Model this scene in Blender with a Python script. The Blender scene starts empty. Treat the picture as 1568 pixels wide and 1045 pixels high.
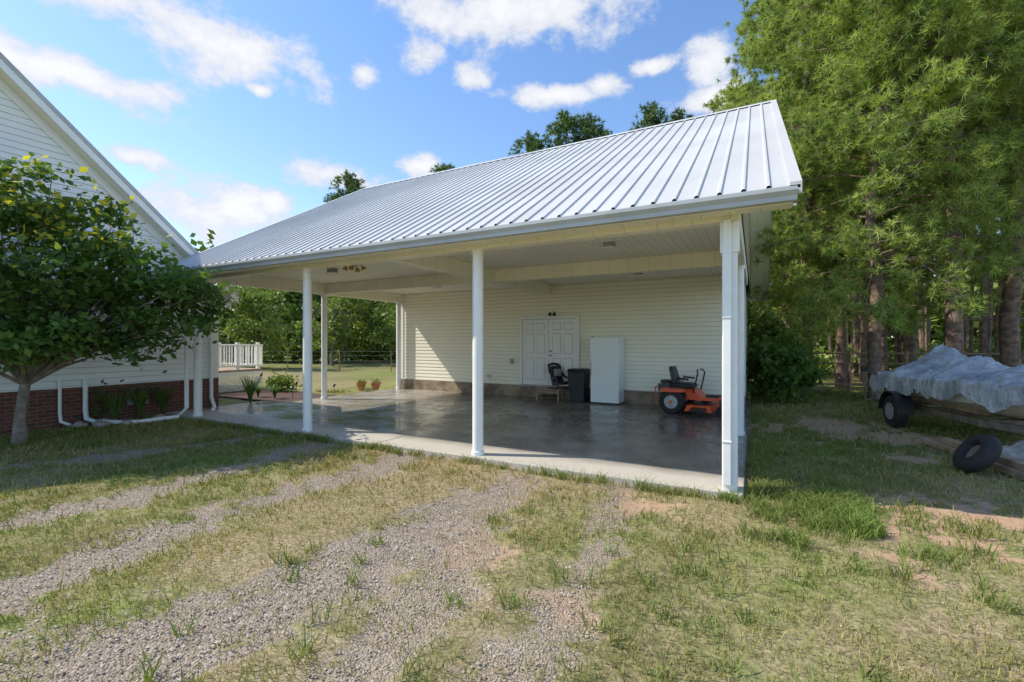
import bpy, math, random, bmesh
import numpy as np
from mathutils import Vector, Matrix
from mathutils import noise as mn
rng=np.random.default_rng(7); random.seed(7)
scene=bpy.context.scene
col=scene.collection
# ------------------------------------------------------------------ helpers
CA,SA=0.8829,0.4695
def site(x,d):
    rx,ry=x-2.508,d-5.257
    return (CA*rx-SA*ry, SA*rx+CA*ry)
def link(o,parent=None):
    col.objects.link(o)
    if parent is not None: o.parent=parent
    return o
def empty(name,loc=(0,0,0),rz=0):
    e=bpy.data.objects.new(name,None); e.location=loc; e.rotation_euler=(0,0,rz); e.empty_display_size=.3
    return link(e)
def np_mesh(name,V,F,mat,attr=None,smooth=False):
    V=np.asarray(V,dtype=np.float32); F=np.asarray(F,dtype=np.int32)
    me=bpy.data.meshes.new(name); k=F.shape[1]; m=F.shape[0]
    me.vertices.add(len(V)); me.vertices.foreach_set('co',V.ravel())
    me.loops.add(m*k); me.loops.foreach_set('vertex_index',F.ravel())
    me.polygons.add(m); me.polygons.foreach_set('loop_start',np.arange(0,m*k,k,dtype=np.int32))
    if smooth: me.polygons.foreach_set('use_smooth',np.ones(m,dtype=bool))
    me.update(calc_edges=True)
    if attr:
        for an,av in attr.items():
            a=me.attributes.new(an,'FLOAT','POINT'); a.data.foreach_set('value',np.asarray(av,dtype=np.float32))
    me.materials.append(mat)
    return me
class MB:
    def __init__(s): s.v=[];s.f=[];s.m=[];s.mats=[]
    def mi(s,mat):
        if mat not in s.mats: s.mats.append(mat)
        return s.mats.index(mat)
    def add(s,vs,fs,mat):
        b=len(s.v); s.v+= [tuple(p) for p in vs]; i=s.mi(mat)
        for f in fs: s.f.append([b+q for q in f]); s.m.append(i)
    def box(s,x0,x1,y0,y1,z0,z1,mat):
        vs=[(x0,y0,z0),(x1,y0,z0),(x1,y1,z0),(x0,y1,z0),(x0,y0,z1),(x1,y0,z1),(x1,y1,z1),(x0,y1,z1)]
        s.add(vs,[(0,3,2,1),(4,5,6,7),(0,1,5,4),(1,2,6,5),(2,3,7,6),(3,0,4,7)],mat)
    def hexa(s,vs,mat):
        s.add(vs,[(0,3,2,1),(4,5,6,7),(0,1,5,4),(1,2,6,5),(2,3,7,6),(3,0,4,7)],mat)
    def tube(s,pts,rad,mat,n=10,cap=True):
        pts=[Vector(p) for p in pts]
        if not hasattr(rad,'__len__'): rad=[rad]*len(pts)
        vs=[];fs=[]
        for i,p in enumerate(pts):
            a=pts[max(i-1,0)];b=pts[min(i+1,len(pts)-1)]
            t=(b-a).normalized()
            up=Vector((0,0,1)) if abs(t.z)<.9 else Vector((1,0,0))
            s1=t.cross(up).normalized(); s2=t.cross(s1).normalized()
            for k in range(n):
                an=2*math.pi*k/n
                vs.append(p+s1*math.cos(an)*rad[i]+s2*math.sin(an)*rad[i])
        for i in range(len(pts)-1):
            for k in range(n):
                k2=(k+1)%n
                fs.append((i*n+k,i*n+k2,(i+1)*n+k2,(i+1)*n+k))
        if cap:
            fs.append(tuple(range(n-1,-1,-1))); fs.append(tuple((len(pts)-1)*n+k for k in range(n)))
        s.add(vs,fs,mat)
    def lathe(s,c,axis,prof,mat,n=24):
        ax=Vector(axis).normalized(); up=Vector((0,0,1)) if abs(ax.z)<.9 else Vector((1,0,0))
        s1=ax.cross(up).normalized(); s2=ax.cross(s1); c=Vector(c); vs=[];fs=[]
        for (a,r) in prof:
            for k in range(n):
                an=2*math.pi*k/n
                vs.append(c+ax*a+s1*math.cos(an)*r+s2*math.sin(an)*r)
        for i in range(len(prof)-1):
            for k in range(n):
                k2=(k+1)%n; fs.append((i*n+k,i*n+k2,(i+1)*n+k2,(i+1)*n+k))
        fs.append(tuple(range(n-1,-1,-1))); fs.append(tuple((len(prof)-1)*n+k for k in range(n)))
        s.add(vs,fs,mat)
    def obj(s,name,parent=None,bevel=0,smooth=False):
        me=bpy.data.meshes.new(name); me.from_pydata(s.v,[],s.f)
        for m in s.mats: me.materials.append(m)
        me.polygons.foreach_set('material_index',s.m)
        if smooth:
            me.polygons.foreach_set('use_smooth',[True]*len(s.f))
        me.update()
        o=bpy.data.objects.new(name,me); link(o,parent)
        if smooth:
            try: me.set_sharp_from_angle(angle=math.radians(38))
            except Exception: pass
        if bevel:
            b=o.modifiers.new('b','BEVEL'); b.width=bevel; b.segments=2; b.limit_method='ANGLE'; b.angle_limit=math.radians(40)
        return o
def newmat(name):
    m=bpy.data.materials.new(name); m.use_nodes=True; nt=m.node_tree
    return m,nt,nt.nodes['Principled BSDF']
def N(nt,t,**kw):
    n=nt.nodes.new(t)
    for k,v in kw.items(): setattr(n,k,v)
    return n
def mix(nt,fac,a,b,bt='MIX'):
    n=nt.nodes.new('ShaderNodeMix'); n.data_type='RGBA'; n.blend_type=bt
    def s(sock,v):
        if isinstance(v,bpy.types.NodeSocket): nt.links.new(v,sock)
        elif isinstance(v,(int,float)): sock.default_value=v
        else: sock.default_value=(*v,1) if len(v)==3 else v
    s(n.inputs[0],fac); s(n.inputs[6],a); s(n.inputs[7],b)
    return n.outputs[2]
def math_(nt,op,a,b=0,c=None,clamp=False):
    n=nt.nodes.new('ShaderNodeMath'); n.operation=op; n.use_clamp=clamp
    for i,v in enumerate((a,b) if c is None else (a,b,c)):
        if isinstance(v,bpy.types.NodeSocket): nt.links.new(v,n.inputs[i])
        else: n.inputs[i].default_value=v
    return n.outputs[0]
def noise(nt,scale,detail=4,rough=.55,vec=None,coord='Object'):
    n=nt.nodes.new('ShaderNodeTexNoise'); n.inputs['Scale'].default_value=scale; n.inputs['Detail'].default_value=min(detail,5)
    n.inputs['Roughness'].default_value=rough
    if vec is None:
        tc=nt.nodes.new('ShaderNodeTexCoord'); vec=tc.outputs[coord]
    nt.links.new(vec,n.inputs['Vector'])
    return n.outputs['Fac']
def smooth(nt,v,a,b):
    n=nt.nodes.new('ShaderNodeMapRange'); n.interpolation_type='SMOOTHSTEP'
    nt.links.new(v,n.inputs[0]); n.inputs[1].default_value=a; n.inputs[2].default_value=b
    return n.outputs[0]
def bump(nt,b,h,strength=.3,dist=.01):
    n=nt.nodes.new('ShaderNodeBump'); n.inputs['Strength'].default_value=strength; n.inputs['Distance'].default_value=dist
    nt.links.new(h,n.inputs['Height']); nt.links.new(n.outputs[0],b.inputs['Normal'])
def pmat(name,c,rough=.5,metal=0,var=.12,vs=3,bs=0,bstr=.2,dirt=None):
    m,nt,b=newmat(name)
    f=noise(nt,vs,5,.6)
    c1=tuple(x*(1-var) for x in c); c2=tuple(min(1,x*(1+var)) for x in c)
    f2=smooth(nt,f,.3,.7)
    o=mix(nt,f2,c1,c2)
    if dirt:
        f3=smooth(nt,noise(nt,vs*2.7,5,.7),.5,.75)
        f3=math_(nt,'MULTIPLY',f3,dirt[1]); o=mix(nt,f3,o,dirt[0])
    nt.links.new(o,b.inputs['Base Color'])
    b.inputs['Roughness'].default_value=rough; b.inputs['Metallic'].default_value=metal
    if bs: bump(nt,b,noise(nt,bs,4),bstr)
    return m
def leafmat(name,cols,trans=.35,rough=.55,nscale=.6):
    m,nt,b=newmat(name)
    at=N(nt,'ShaderNodeAttribute'); at.attribute_name='rnd'
    nz=noise(nt,nscale,2)
    f=math_(nt,'ADD',math_(nt,'MULTIPLY',at.outputs['Fac'],.75),math_(nt,'MULTIPLY',math_(nt,'SUBTRACT',nz,.25),.5),clamp=True)
    r=N(nt,'ShaderNodeValToRGB'); cr=r.color_ramp
    while len(cr.elements)<len(cols): cr.elements.new(.5)
    for i,c in enumerate(cols): cr.elements[i].position=i/(len(cols)-1); cr.elements[i].color=(*c,1)
    nt.links.new(f,r.inputs[0]); nt.links.new(r.outputs[0],b.inputs['Base Color'])
    b.inputs['Roughness'].default_value=rough
    b.inputs['Specular IOR Level'].default_value=.25
    if trans>0:
        tr=N(nt,'ShaderNodeBsdfTranslucent'); tc=mix(nt,1,r.outputs[0],(1.5,1.5,.7),'MULTIPLY')
        nt.links.new(tc,tr.inputs[0])
        ms=N(nt,'ShaderNodeMixShader'); ms.inputs[0].default_value=trans
        nt.links.new(b.outputs[0],ms.inputs[1]); nt.links.new(tr.outputs[0],ms.inputs[2])
        nt.links.new(ms.outputs[0],nt.nodes['Material Output'].inputs[0])
    return m
def vnoise(x,y,sc,seed=0):
    r=np.random.default_rng(seed); T=r.random((64,64))
    X=x*sc;Y=y*sc;xi=np.floor(X).astype(int);yi=np.floor(Y).astype(int);fx=X-xi;fy=Y-yi
    fx=fx*fx*(3-2*fx);fy=fy*fy*(3-2*fy)
    g=lambda a,b:T[a%64,b%64]
    return (g(xi,yi)*(1-fx)+g(xi+1,yi)*fx)*(1-fy)+(g(xi,yi+1)*(1-fx)+g(xi+1,yi+1)*fx)*fy
def fbm(x,y,sc,seed=0):
    return (vnoise(x,y,sc,seed)+.5*vnoise(x,y,sc*2.1,seed+1)+.25*vnoise(x,y,sc*4.3,seed+2)+.12*vnoise(x,y,sc*9,seed+3))/1.87
# ------------------------------------------------------------------ materials
M_white=pmat('white_paint',(.82,.82,.79),.42,var=.03,dirt=((.55,.5,.42),.2),vs=2)
M_post=pmat('post_white',(.85,.84,.815),.35,var=.03,dirt=((.5,.42,.32),.15),vs=3)
M_cream=pmat('cream_vinyl',(.88,.83,.67),.45,var=.03,vs=1.2,dirt=((.66,.6,.46),.2))
M_sidc=pmat('cream_siding',(.92,.88,.72),.42,var=.025,vs=.9,dirt=((.78,.73,.58),.15))
M_gap=pmat('siding_lap_shade',(.50,.46,.34),.6,var=.1)  # darker cream: shade under the siding laps, put into the colour
M_gapshade=pmat('gap_shade_grey',(.42,.43,.43),.6,var=.1)  # grey for painted shade on white laps and door panels, and the door gap
M_sidw=pmat('white_siding',(.82,.82,.80),.42,var=.03,vs=.9)
M_gut=pmat('gutter_metal',(.44,.45,.45),.5,.05,var=.08,vs=2)
M_black=pmat('black_plastic',(.018,.019,.021),.4,var=.2)
M_rub=pmat('tyre_rubber',(.020,.020,.020),.75,var=.25,vs=14,dirt=((.10,.08,.06),.4),bs=40)
M_orange=pmat('orange_paint',(.75,.10,.025),.35,var=.08,vs=6,dirt=((.25,.08,.03),.3))
M_steel=pmat('steel',(.35,.35,.36),.35,.8,var=.15,vs=8)
M_galv=pmat('galvanized',(.40,.40,.40),.5,.4,var=.2,vs=8,dirt=((.22,.12,.06),.7))
M_rust=pmat('rusty_pipe',(.30,.18,.12),.75,.1,var=.35,vs=7,bs=30)
M_trail=pmat('trailer_frame_paint',(.20,.17,.14),.6,.2,var=.35,vs=9,dirt=((.22,.11,.05),.7))
M_wood=pmat('weathered_wood',(.36,.25,.16),.75,var=.3,vs=6,bs=25,dirt=((.14,.11,.08),.6))
M_bark=pmat('pine_bark',(.21,.14,.105),.9,var=.5,vs=6,bs=9,bstr=.9,dirt=((.07,.05,.04),.7))
M_bark2=pmat('smooth_bark',(.22,.18,.145),.85,var=.35,vs=9,bs=14,bstr=.6)
M_fridge=pmat('freezer_enamel',(.82,.85,.84),.25,var=.02)
M_mulch=pmat('mulch',(.09,.05,.035),.9,var=.6,vs=40,bs=45,bstr=1)
M_stone=pmat('stone',(.34,.31,.27),.85,var=.3,vs=8,bs=16,bstr=.8)
M_gold=pmat('brass',(.55,.36,.10),.3,.8,var=.1)
M_terra=pmat('terracotta',(.50,.22,.12),.75,var=.2,vs=9)
M_glass=pmat('window_glass',(.05,.065,.08),.05,var=.1)
M_door=pmat('door_paint',(.88,.87,.83),.32,var=.02)
M_dark=pmat('dark_gap',(.05,.05,.05),.9)
M_shing=pmat('shingles',(.12,.12,.125),.9,var=.4,vs=12,bs=30)
def groove(name,c,axis,sp,dk=.8,wd=.06):
    m,nt,b=newmat(name); tc=N(nt,'ShaderNodeTexCoord'); sx=N(nt,'ShaderNodeSeparateXYZ'); nt.links.new(tc.outputs['Object'],sx.inputs[0])
    fr=math_(nt,'FRACT',math_(nt,'DIVIDE',sx.outputs[axis],sp))
    g=math_(nt,'LESS_THAN',fr,wd)
    nz=smooth(nt,noise(nt,1.1,5),.3,.7)
    base=mix(nt,nz,tuple(x*.94 for x in c),tuple(x*1.03 for x in c))
    o=mix(nt,g,base,tuple(x*dk for x in c)); nt.links.new(o,b.inputs['Base Color']); b.inputs['Roughness'].default_value=.45
    return m
M_ceil=groove('soffit_panel',(.90,.87,.77),0,.135,.66,.08)
M_soff=groove('soffit_vent',(.88,.84,.70),0,.30,.72,.04)
M_beam=groove('beam_cladding',(.90,.85,.69),0,.40,.74,.025)
M_beamy=groove('beam_cladding_y',(.90,.85,.69),1,.40,.74,.025)
m,nt,b=newmat('roof_metal'); M_roof=m
f=smooth(nt,noise(nt,.5,3,.5),.3,.7); o=mix(nt,f,(.50,.495,.48),(.58,.575,.56))
tc=N(nt,'ShaderNodeTexCoord');mp=N(nt,'ShaderNodeMapping');mp.inputs['Scale'].default_value=(2.2,.3,.3);nt.links.new(tc.outputs['Object'],mp.inputs[0])
f2=smooth(nt,noise(nt,1,3,.5,mp.outputs[0]),.5,.8); o=mix(nt,math_(nt,'MULTIPLY',f2,.35),o,(.43,.42,.40))
nt.links.new(o,b.inputs['Base Color']); b.inputs['Metallic'].default_value=.0; b.inputs['Roughness'].default_value=.65; b.inputs['Specular IOR Level'].default_value=.2
m,nt,b=newmat('brick'); M_brick=m
tc=N(nt,'ShaderNodeTexCoord'); sx=N(nt,'ShaderNodeSeparateXYZ'); nt.links.new(tc.outputs['Object'],sx.inputs[0])
cx=N(nt,'ShaderNodeCombineXYZ'); nt.links.new(math_(nt,'ADD',sx.outputs[0],sx.outputs[1]),cx.inputs[0]); nt.links.new(sx.outputs[2],cx.inputs[1])
br=N(nt,'ShaderNodeTexBrick'); nt.links.new(cx.outputs[0],br.inputs[0]); br.inputs['Color1'].default_value=(.19,.06,.042,1);br.inputs['Color2'].default_value=(.10,.038,.03,1);br.inputs['Mortar'].default_value=(.22,.18,.15,1)
br.inputs['Scale'].default_value=1;br.inputs['Brick Width'].default_value=.21;br.inputs['Row Height'].default_value=.075;br.inputs['Mortar Size'].default_value=.005
nt.links.new(br.outputs[0],b.inputs['Base Color']); b.inputs['Roughness'].default_value=.85; bump(nt,b,math_(nt,'SUBTRACT',1,br.outputs[1]),.6,.008)
M_found=pmat('stained_foundation',(.28,.21,.15),.85,var=.45,vs=2.5,bs=22,bstr=.5,dirt=((.10,.08,.06),.8))
m,nt,b=newmat('concrete_slab'); M_conc=m
tc=N(nt,'ShaderNodeTexCoord'); ob=tc.outputs['Object']
f=smooth(nt,noise(nt,.45,5,.6,ob),.32,.68); o=mix(nt,f,(.15,.13,.105),(.26,.235,.20))
fs=smooth(nt,noise(nt,1.0,5,.65,ob),.5,.68); o=mix(nt,math_(nt,'MULTIPLY',fs,.7),o,(.09,.07,.052))
sx=N(nt,'ShaderNodeSeparateXYZ'); nt.links.new(ob,sx.inputs[0])
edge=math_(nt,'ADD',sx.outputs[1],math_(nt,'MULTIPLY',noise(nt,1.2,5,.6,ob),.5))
e2=smooth(nt,edge,1.05,.45); o=mix(nt,math_(nt,'MULTIPLY',e2,.9),o,(.58,.53,.45))  # pale unsealed front apron, with the sunlit strip also painted into its colour
e3=smooth(nt,sx.outputs[0],-7.8,-9.6); o=mix(nt,math_(nt,'MULTIPLY',e3,.6),o,(.50,.46,.39))  # sunlit left end of the slab brightened in the colour
jx=math_(nt,'ABSOLUTE',math_(nt,'ADD',sx.outputs[0],5.3)); jy=math_(nt,'ABSOLUTE',math_(nt,'SUBTRACT',sx.outputs[1],3.45))
j=math_(nt,'LESS_THAN',math_(nt,'MINIMUM',jx,jy),.012); o=mix(nt,j,o,(.05,.045,.04))
fine=noise(nt,30,4,.7,ob); o=mix(nt,math_(nt,'MULTIPLY',smooth(nt,fine,.45,.7),.2),o,(.14,.12,.10))
nt.links.new(o,b.inputs['Base Color'])
rg=math_(nt,'ADD',math_(nt,'MULTIPLY',smooth(nt,noise(nt,1.5,5,.6,ob),.35,.65),.22),.13)
rg=math_(nt,'ADD',rg,math_(nt,'MULTIPLY',e2,.45),clamp=True); nt.links.new(rg,b.inputs['Roughness']); bump(nt,b,noise(nt,5,4,.6,ob),.08,.01)
# ------------------------------------------------------------------ ground masks (world metres)
def poly_d(x,y,pts):
    d=np.full_like(x,1e9)
    P=[site(*p) for p in pts]
    for (ax,ay),(bx,by) in zip(P[:-1],P[1:]):
        vx,vy=bx-ax,by-ay; t=np.clip(((x-ax)*vx+(y-ay)*vy)/(vx*vx+vy*vy),0,1)
        d=np.minimum(d,np.hypot(x-ax-t*vx,y-ay-t*vy))
    return d
TR=[([(0.0,5.6),(-.81,4.25),(-1.55,3.24),(-2.05,2.5),(-2.8,1.2)],.36,1.0),
    ([(-.2,5.0),(-.45,3.6),(-.75,2.6),(-1.0,1.5)],.24,.6),
    ([(-1.55,6.9),(-2.77,5.04),(-3.26,3.91),(-3.6,3.05),(-4.2,1.5)],.27,1.0),
    ([(-3.2,7.9),(-4.19,5.49),(-4.85,4.33),(-5.6,3.0)],.25,1.0),
    ([(-4.5,8.6),(-5.9,7.08),(-7.1,6.35),(-9.5,5.0)],.22,.85),
    ([(1.35,5.5),(.83,3.98),(.27,2.86),(0,2.2)],.24,.6),
    ([(-2.2,2.9),(-3.0,2.5),(-4.5,2.2)],.4,.55)]
DP=[(3.95,4.1,.55,1.1),(4.5,4.75,.5,1),(2.75,3.35,.30,.9),(3.1,3.95,.3,.9),(2.5,3.8,.22,.8),(2.9,5.7,.3,.6),(5.9,6.9,.5,.9),(7.4,8.2,1.3,1),(8.6,6.4,1.2,1),(5.1,9.5,.9,1),(1.45,5.0,.3,.7),(6.6,9.5,.8,1),(9.5,7.5,1.5,1),(.5,3.1,.3,.5),(-.2,3.9,.35,.45)]
def masks(x,y):
    n=fbm(x,y,1.1,11); n2=fbm(x,y,4.5,31); n3=fbm(x,y,13,41)
    g=np.zeros_like(x)
    for pts,w,s in TR:
        d=poly_d(x,y,pts)
        g=np.maximum(g,s*np.clip(1.3-(d/w)*.85+(n-.5)*1.5+(n2-.5)*1.8+(n3-.5)*1.4,0,1))
    dm=np.zeros_like(x)
    for (px,pd,r,s) in DP:
        cx_,cy_=site(px,pd); d=np.hypot(x-cx_,(y-cy_)*1.15)
        dm=np.maximum(dm,s*np.clip(1.25-(d/r)*.85+(n-.5)*2.2+(n2-.5)*2.6+(n3-.5)*1.6,0,1)*(d<r*2.2))
    thin=np.clip((fbm(x,y,.55,51)-.36)*3.5,0,1)
    sx_=2.508+CA*x+SA*y
    thin=np.clip(thin*.7+np.clip(1-np.abs(sx_+.2)/3.8,0,1)*.6+(n3-.5)*.9+(n2-.5)*.8,0,1)
    return np.clip(g,0,1),np.clip(dm,0,1),thin
def ax(a,b,fine0,fine1,step):
    L=[fine0-.3*1.35**k for k in range(60)]; L=[v for v in L if v>a][::-1]; R=[fine1+.3*1.35**k for k in range(60)]; R=[v for v in R if v<b]
    return np.array([a]+L+list(np.arange(fine0,fine1,step))+[fine1]+R+[b])
gx=ax(-420,420,-13,9,.055); gy=ax(-420,420,-7,4,.055)
X,Y=np.meshgrid(gx,gy); x=X.ravel();y=Y.ravel()
g,dm,thin=masks(x,y)
inf=(x>-14)&(x<10)&(y>-8)&(y<5)
z=np.where(inf,(fbm(x,y,1.3,5)-.5)*.06+(fbm(x,y,7,9)-.5)*.022-.02*g-.015*dm,0)-.012
sl=(x>-12.3)&(x<.3)&(y>-.3)&(y<8); z=np.where(sl,-.03,z)
nx,ny=len(gx),len(gy)
I=np.arange(nx*ny).reshape(ny,nx)
F=np.stack([I[:-1,:-1].ravel(),I[:-1,1:].ravel(),I[1:,1:].ravel(),I[1:,:-1].ravel()],1)
m,nt,b=newmat('ground_mix')
tc=N(nt,'ShaderNodeTexCoord'); ob=tc.outputs['Object']
def A(n):
    q=N(nt,'ShaderNodeAttribute'); q.attribute_name=n; return q.outputs['Fac']
ga,da,ta=A('gravel'),A('dirt'),A('thin')
nf=noise(nt,14,5,.7,ob); nb=noise(nt,.35,4,.6,ob)
gA=mix(nt,smooth(nt,nf,.35,.65),(.10,.105,.034),(.25,.235,.09))
gB=mix(nt,smooth(nt,nf,.4,.6),(.13,.17,.04),(.29,.32,.095))
grass=mix(nt,smooth(nt,nb,.35,.65),gA,gB)
thatch=mix(nt,smooth(nt,noise(nt,38,4,.75,ob),.38,.62),(.21,.15,.085),(.48,.38,.24))
c=mix(nt,math_(nt,'MULTIPLY',ta,.85),grass,thatch)
vo=N(nt,'ShaderNodeTexVoronoi'); vo.inputs['Scale'].default_value=75; nt.links.new(ob,vo.inputs['Vector'])
sep=N(nt,'ShaderNodeSeparateColor'); nt.links.new(vo.outputs['Color'],sep.inputs[0])
grav=mix(nt,sep.outputs[0],(.29,.225,.16),(.56,.48,.39)); grav=mix(nt,math_(nt,'MULTIPLY',smooth(nt,vo.outputs['Distance'],.35,.6),.5),grav,(.20,.145,.10))
gm=smooth(nt,math_(nt,'ADD',ga,math_(nt,'MULTIPLY',math_(nt,'SUBTRACT',nf,.5),1.5)),.2,.7)
c=mix(nt,gm,c,grav)
dirt=mix(nt,nf,(.38,.225,.13),(.58,.41,.28))
dmk=smooth(nt,math_(nt,'ADD',da,math_(nt,'MULTIPLY',math_(nt,'SUBTRACT',nf,.5),1.3)),.25,.75)
c=mix(nt,dmk,c,dirt)
nt.links.new(c,b.inputs['Base Color']); b.inputs['Roughness'].default_value=.95; b.inputs['Specular IOR Level'].default_value=.08
bump(nt,b,math_(nt,'ADD',nf,math_(nt,'MULTIPLY',vo.outputs['Distance'],math_(nt,'MULTIPLY',gm,-.6))),.8,.03)
me=np_mesh('ground',np.stack([x,y,z],1),F,m,{'gravel':g,'dirt':dm,'thin':thin},True)
link(bpy.data.objects.new('ground',me))
# ------------------------------------------------------------------ grass
def blades(n,dmin,dmax,pw,seed=1,xr=1.25):
    r=np.random.default_rng(seed)
    u=r.random(n); e=2-pw
    d=(dmin**e+u*(dmax**e-dmin**e))**(1/e)
    lx=(r.random(n)*2-1)*(xr*d+.4)
    x=CA*(lx-2.508)-SA*(d-5.257); y=SA*(lx-2.508)+CA*(d-5.257)
    g,dm,thin=masks(x,y)
    p=(1-.92*np.clip(g*1.2,0,1))*(1-.94*np.clip(dm*1.4,0,1))*(1-.6*thin)*(.08+1.5*np.clip(fbm(x,y,3.3,77)-.22,0,1))
    k=(r.random(n)<p)&~((x>-12.2)&(x<.2)&(y>-.22)&(y<12.2))&~((x<-12.0)&(y<1.3)&(y>-8))
    k&=~((x>-19)&(x<-11)&(y>-.2)&(y<5))
    return x[k],y[k],d[k],thin[k]
def build_blades(x,y,d,thin,name,mat,hb=.05,seed=3,bright=0):
    r=np.random.default_rng(seed); n=len(x)
    sc=np.clip(d/4,.8,3)
    lush=fbm(x,y,.8,91)
    h=hb*(.45+r.random(n)**1.5*1.2)*(.6+lush)*np.sqrt(sc); w=.0036*sc*(.7+.7*r.random(n))
    a=r.random(n)*6.283; ln=h*(.5+1.3*r.random(n)); a2=r.random(n)*6.283
    dx,dy=np.cos(a),np.sin(a)
    z0=np.full(n,-.02)
    p0=np.stack([x-dx*w,y-dy*w,z0],1);p1=np.stack([x+dx*w,y+dy*w,z0],1)
    mx=x+np.cos(a2)*ln*.35;my=y+np.sin(a2)*ln*.35
    p2=np.stack([mx+dx*w*.7,my+dy*w*.7,h*.65],1);p3=np.stack([mx-dx*w*.7,my-dy*w*.7,h*.65],1)
    p4=np.stack([x+np.cos(a2)*ln,y+np.sin(a2)*ln,h],1)
    V=np.stack([p0,p1,p2,p3,p4],1).reshape(-1,3)
    i=np.arange(n)*5
    F=np.concatenate([np.stack([i,i+1,i+2],1),np.stack([i,i+2,i+3],1),np.stack([i+3,i+2,i+4],1)])
    rnd=np.clip(r.random(n)*.65+lush*.5-.36*thin+bright,0,1)
    me=np_mesh(name,V,F,mat,{'rnd':np.repeat(rnd,5)})
    return link(bpy.data.objects.new(name,me))
M_grass=leafmat('grass_blade',[(.52,.41,.22),(.38,.32,.125),(.21,.235,.065),(.14,.21,.042),(.25,.34,.075)],.25,.6,1.2)
bx,by,bd,bt=blades(520000,1.7,16,.95)
build_blades(bx,by,bd,bt,'grass',M_grass,.032)
r=np.random.default_rng(5); tx=[];ty=[]
def tuft(cx,cy,rad,n):
    a=r.random(n)*6.283;q=np.sqrt(r.random(n))*rad; tx.append(cx+np.cos(a)*q);ty.append(cy+np.sin(a)*q)
for i in range(110):
    tuft(-11+11.2*r.random(),-.24-.1*r.random(),.07,int(10+30*r.random()))
for i in range(80): tuft(.25+1.0*r.random(),-.7+1.1*r.random(),.12,60)
for i in range(75):
    lx=1.6+2.6*r.random(); dd=3.6+2.6*r.random(); tuft(*site(lx,dd),.1,30)
for i in range(26): tuft(.2+.25*r.random(),r.random()*6,.1,40)
for i in range(50):
    lx=-2+5.8*r.random(); dd=2.0+2*r.random(); tuft(*site(lx,dd),.07,20)
for p in [(0,0),(-3.42,0),(-7.22,0)]: tuft(p[0],p[1]-.22,.14,120)
tx=np.concatenate(tx);ty=np.concatenate(ty)
kk=~((tx>-11.3)&(tx<.16)&(ty>-.17)); tx=tx[kk];ty=ty[kk]
build_blades(tx,ty,np.full(len(tx),4.5),np.zeros(len(tx)),'grass_tufts',M_grass,.07,8,.08)
# gravel stones
r=np.random.default_rng(9); n=180000
u=r.random(n);d=1.8+u**1.3*7.5; lx=(r.random(n)*2-1)*(1.2*d+.3)
x=CA*(lx-2.508)-SA*(d-5.257); y=SA*(lx-2.508)+CA*(d-5.257); g,dm,th=masks(x,y)
k=(r.random(n)<np.clip(g*1.1-.05,0,1)*.55+.05*th+.01)&~((x>-12.2)&(x<.2)&(y>-.2)); x=x[k];y=y[k];n=len(x)
s=.0028+.010*r.random(n)**2.8
octv=np.array([(1,0,0),(0,1,0),(-1,0,0),(0,-1,0),(0,0,.7),(0,0,-.75)],float)
octf=np.array([(0,1,4),(1,2,4),(2,3,4),(3,0,4)])
a=r.random(n)*6.28; j=1+.6*(r.random((n,6,3))-.5)
V=octv[None]*j*s[:,None,None]
R=np.zeros((n,3,3));R[:,0,0]=np.cos(a);R[:,0,1]=-np.sin(a);R[:,1,0]=np.sin(a);R[:,1,1]=np.cos(a);R[:,2,2]=1
V=np.einsum('nij,nkj->nki',R,V)+np.stack([x,y,np.full(n,-.015)],1)[:,None,:]
F=(octf[None]+np.arange(n)[:,None,None]*6).reshape(-1,3)
M_peb=leafmat('gravel_stone',[(.20,.15,.105),(.35,.285,.215),(.46,.39,.31),(.60,.54,.47)],0,.85,3)
link(bpy.data.objects.new('gravel',np_mesh('gravel',V.reshape(-1,3),F,M_peb,{'rnd':np.repeat(r.random(n),6)})))
# ------------------------------------------------------------------ siding
def siding(mb,o,dr,nr,rng_f,z0,z1,mat,lap=.115,out=.016,lapshade=None):
    lapshade=lapshade or M_gap; z=z0
    while z<z1-1e-4:
        zt=min(z+lap,z1); a0,a1=rng_f(z); b0,b1=rng_f(zt)
        if a1-a0<.02: break
        if b1<b0: b0=b1=(b0+b1)/2
        P=lambda s,off,zz:(o[0]+dr[0]*s+nr[0]*off,o[1]+dr[1]*s+nr[1]*off,zz)
        mb.add([P(a0,out,z),P(a1,out,z),P(b1,.003,zt),P(b0,.003,zt)],[(0,1,2,3)],mat)
        mb.add([P(a0,out,z),P(a1,out,z),P(a1,out*.7,z-.007),P(a0,out*.7,z-.007),P(a1,0,z-.007),P(a0,0,z-.007)],[(0,1,2,3),(3,2,4,5)],lapshade)  # dark strip paints the shadow line under each lap
        z=zt
# ------------------------------------------------------------------ carport building
cp=empty('carport_building')
W0,W1=-10.92,0.0; DV=6.8; BK=12.0; RV=5.9; EY=-.45; EZ=3.30; RZ=7.05; SL=(RZ-EZ)/(RV-EY); BEY=2*RV-EY
XR,XL=.62,-11.78
mb=MB(); mb.box(-11.25,.14,-.16,BK,-.12,.05,M_conc); mb.obj('slab',cp,.012)
mb=MB(); mb.box(-12.15,-11.255,-.1,2.4,-.1,.046,M_conc); mb.obj('side_walk',cp,.01)
mb=MB()
siding(mb,(W0,DV),(1,0),(0,-1),lambda z:(0,10.92),.40,3.42,M_sidc)
siding(mb,(0.02,0),(0,1),(1,0),lambda z:(DV,BK),.40,3.12,M_sidc)
def gab(z):
    t=(z-EZ)/SL+EY+.12; return (max(t,0.0),min(2*RV-t,BK))
siding(mb,(0.11,0),(0,1),(1,0),gab,3.38,RZ-.1,M_sidc)
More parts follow.
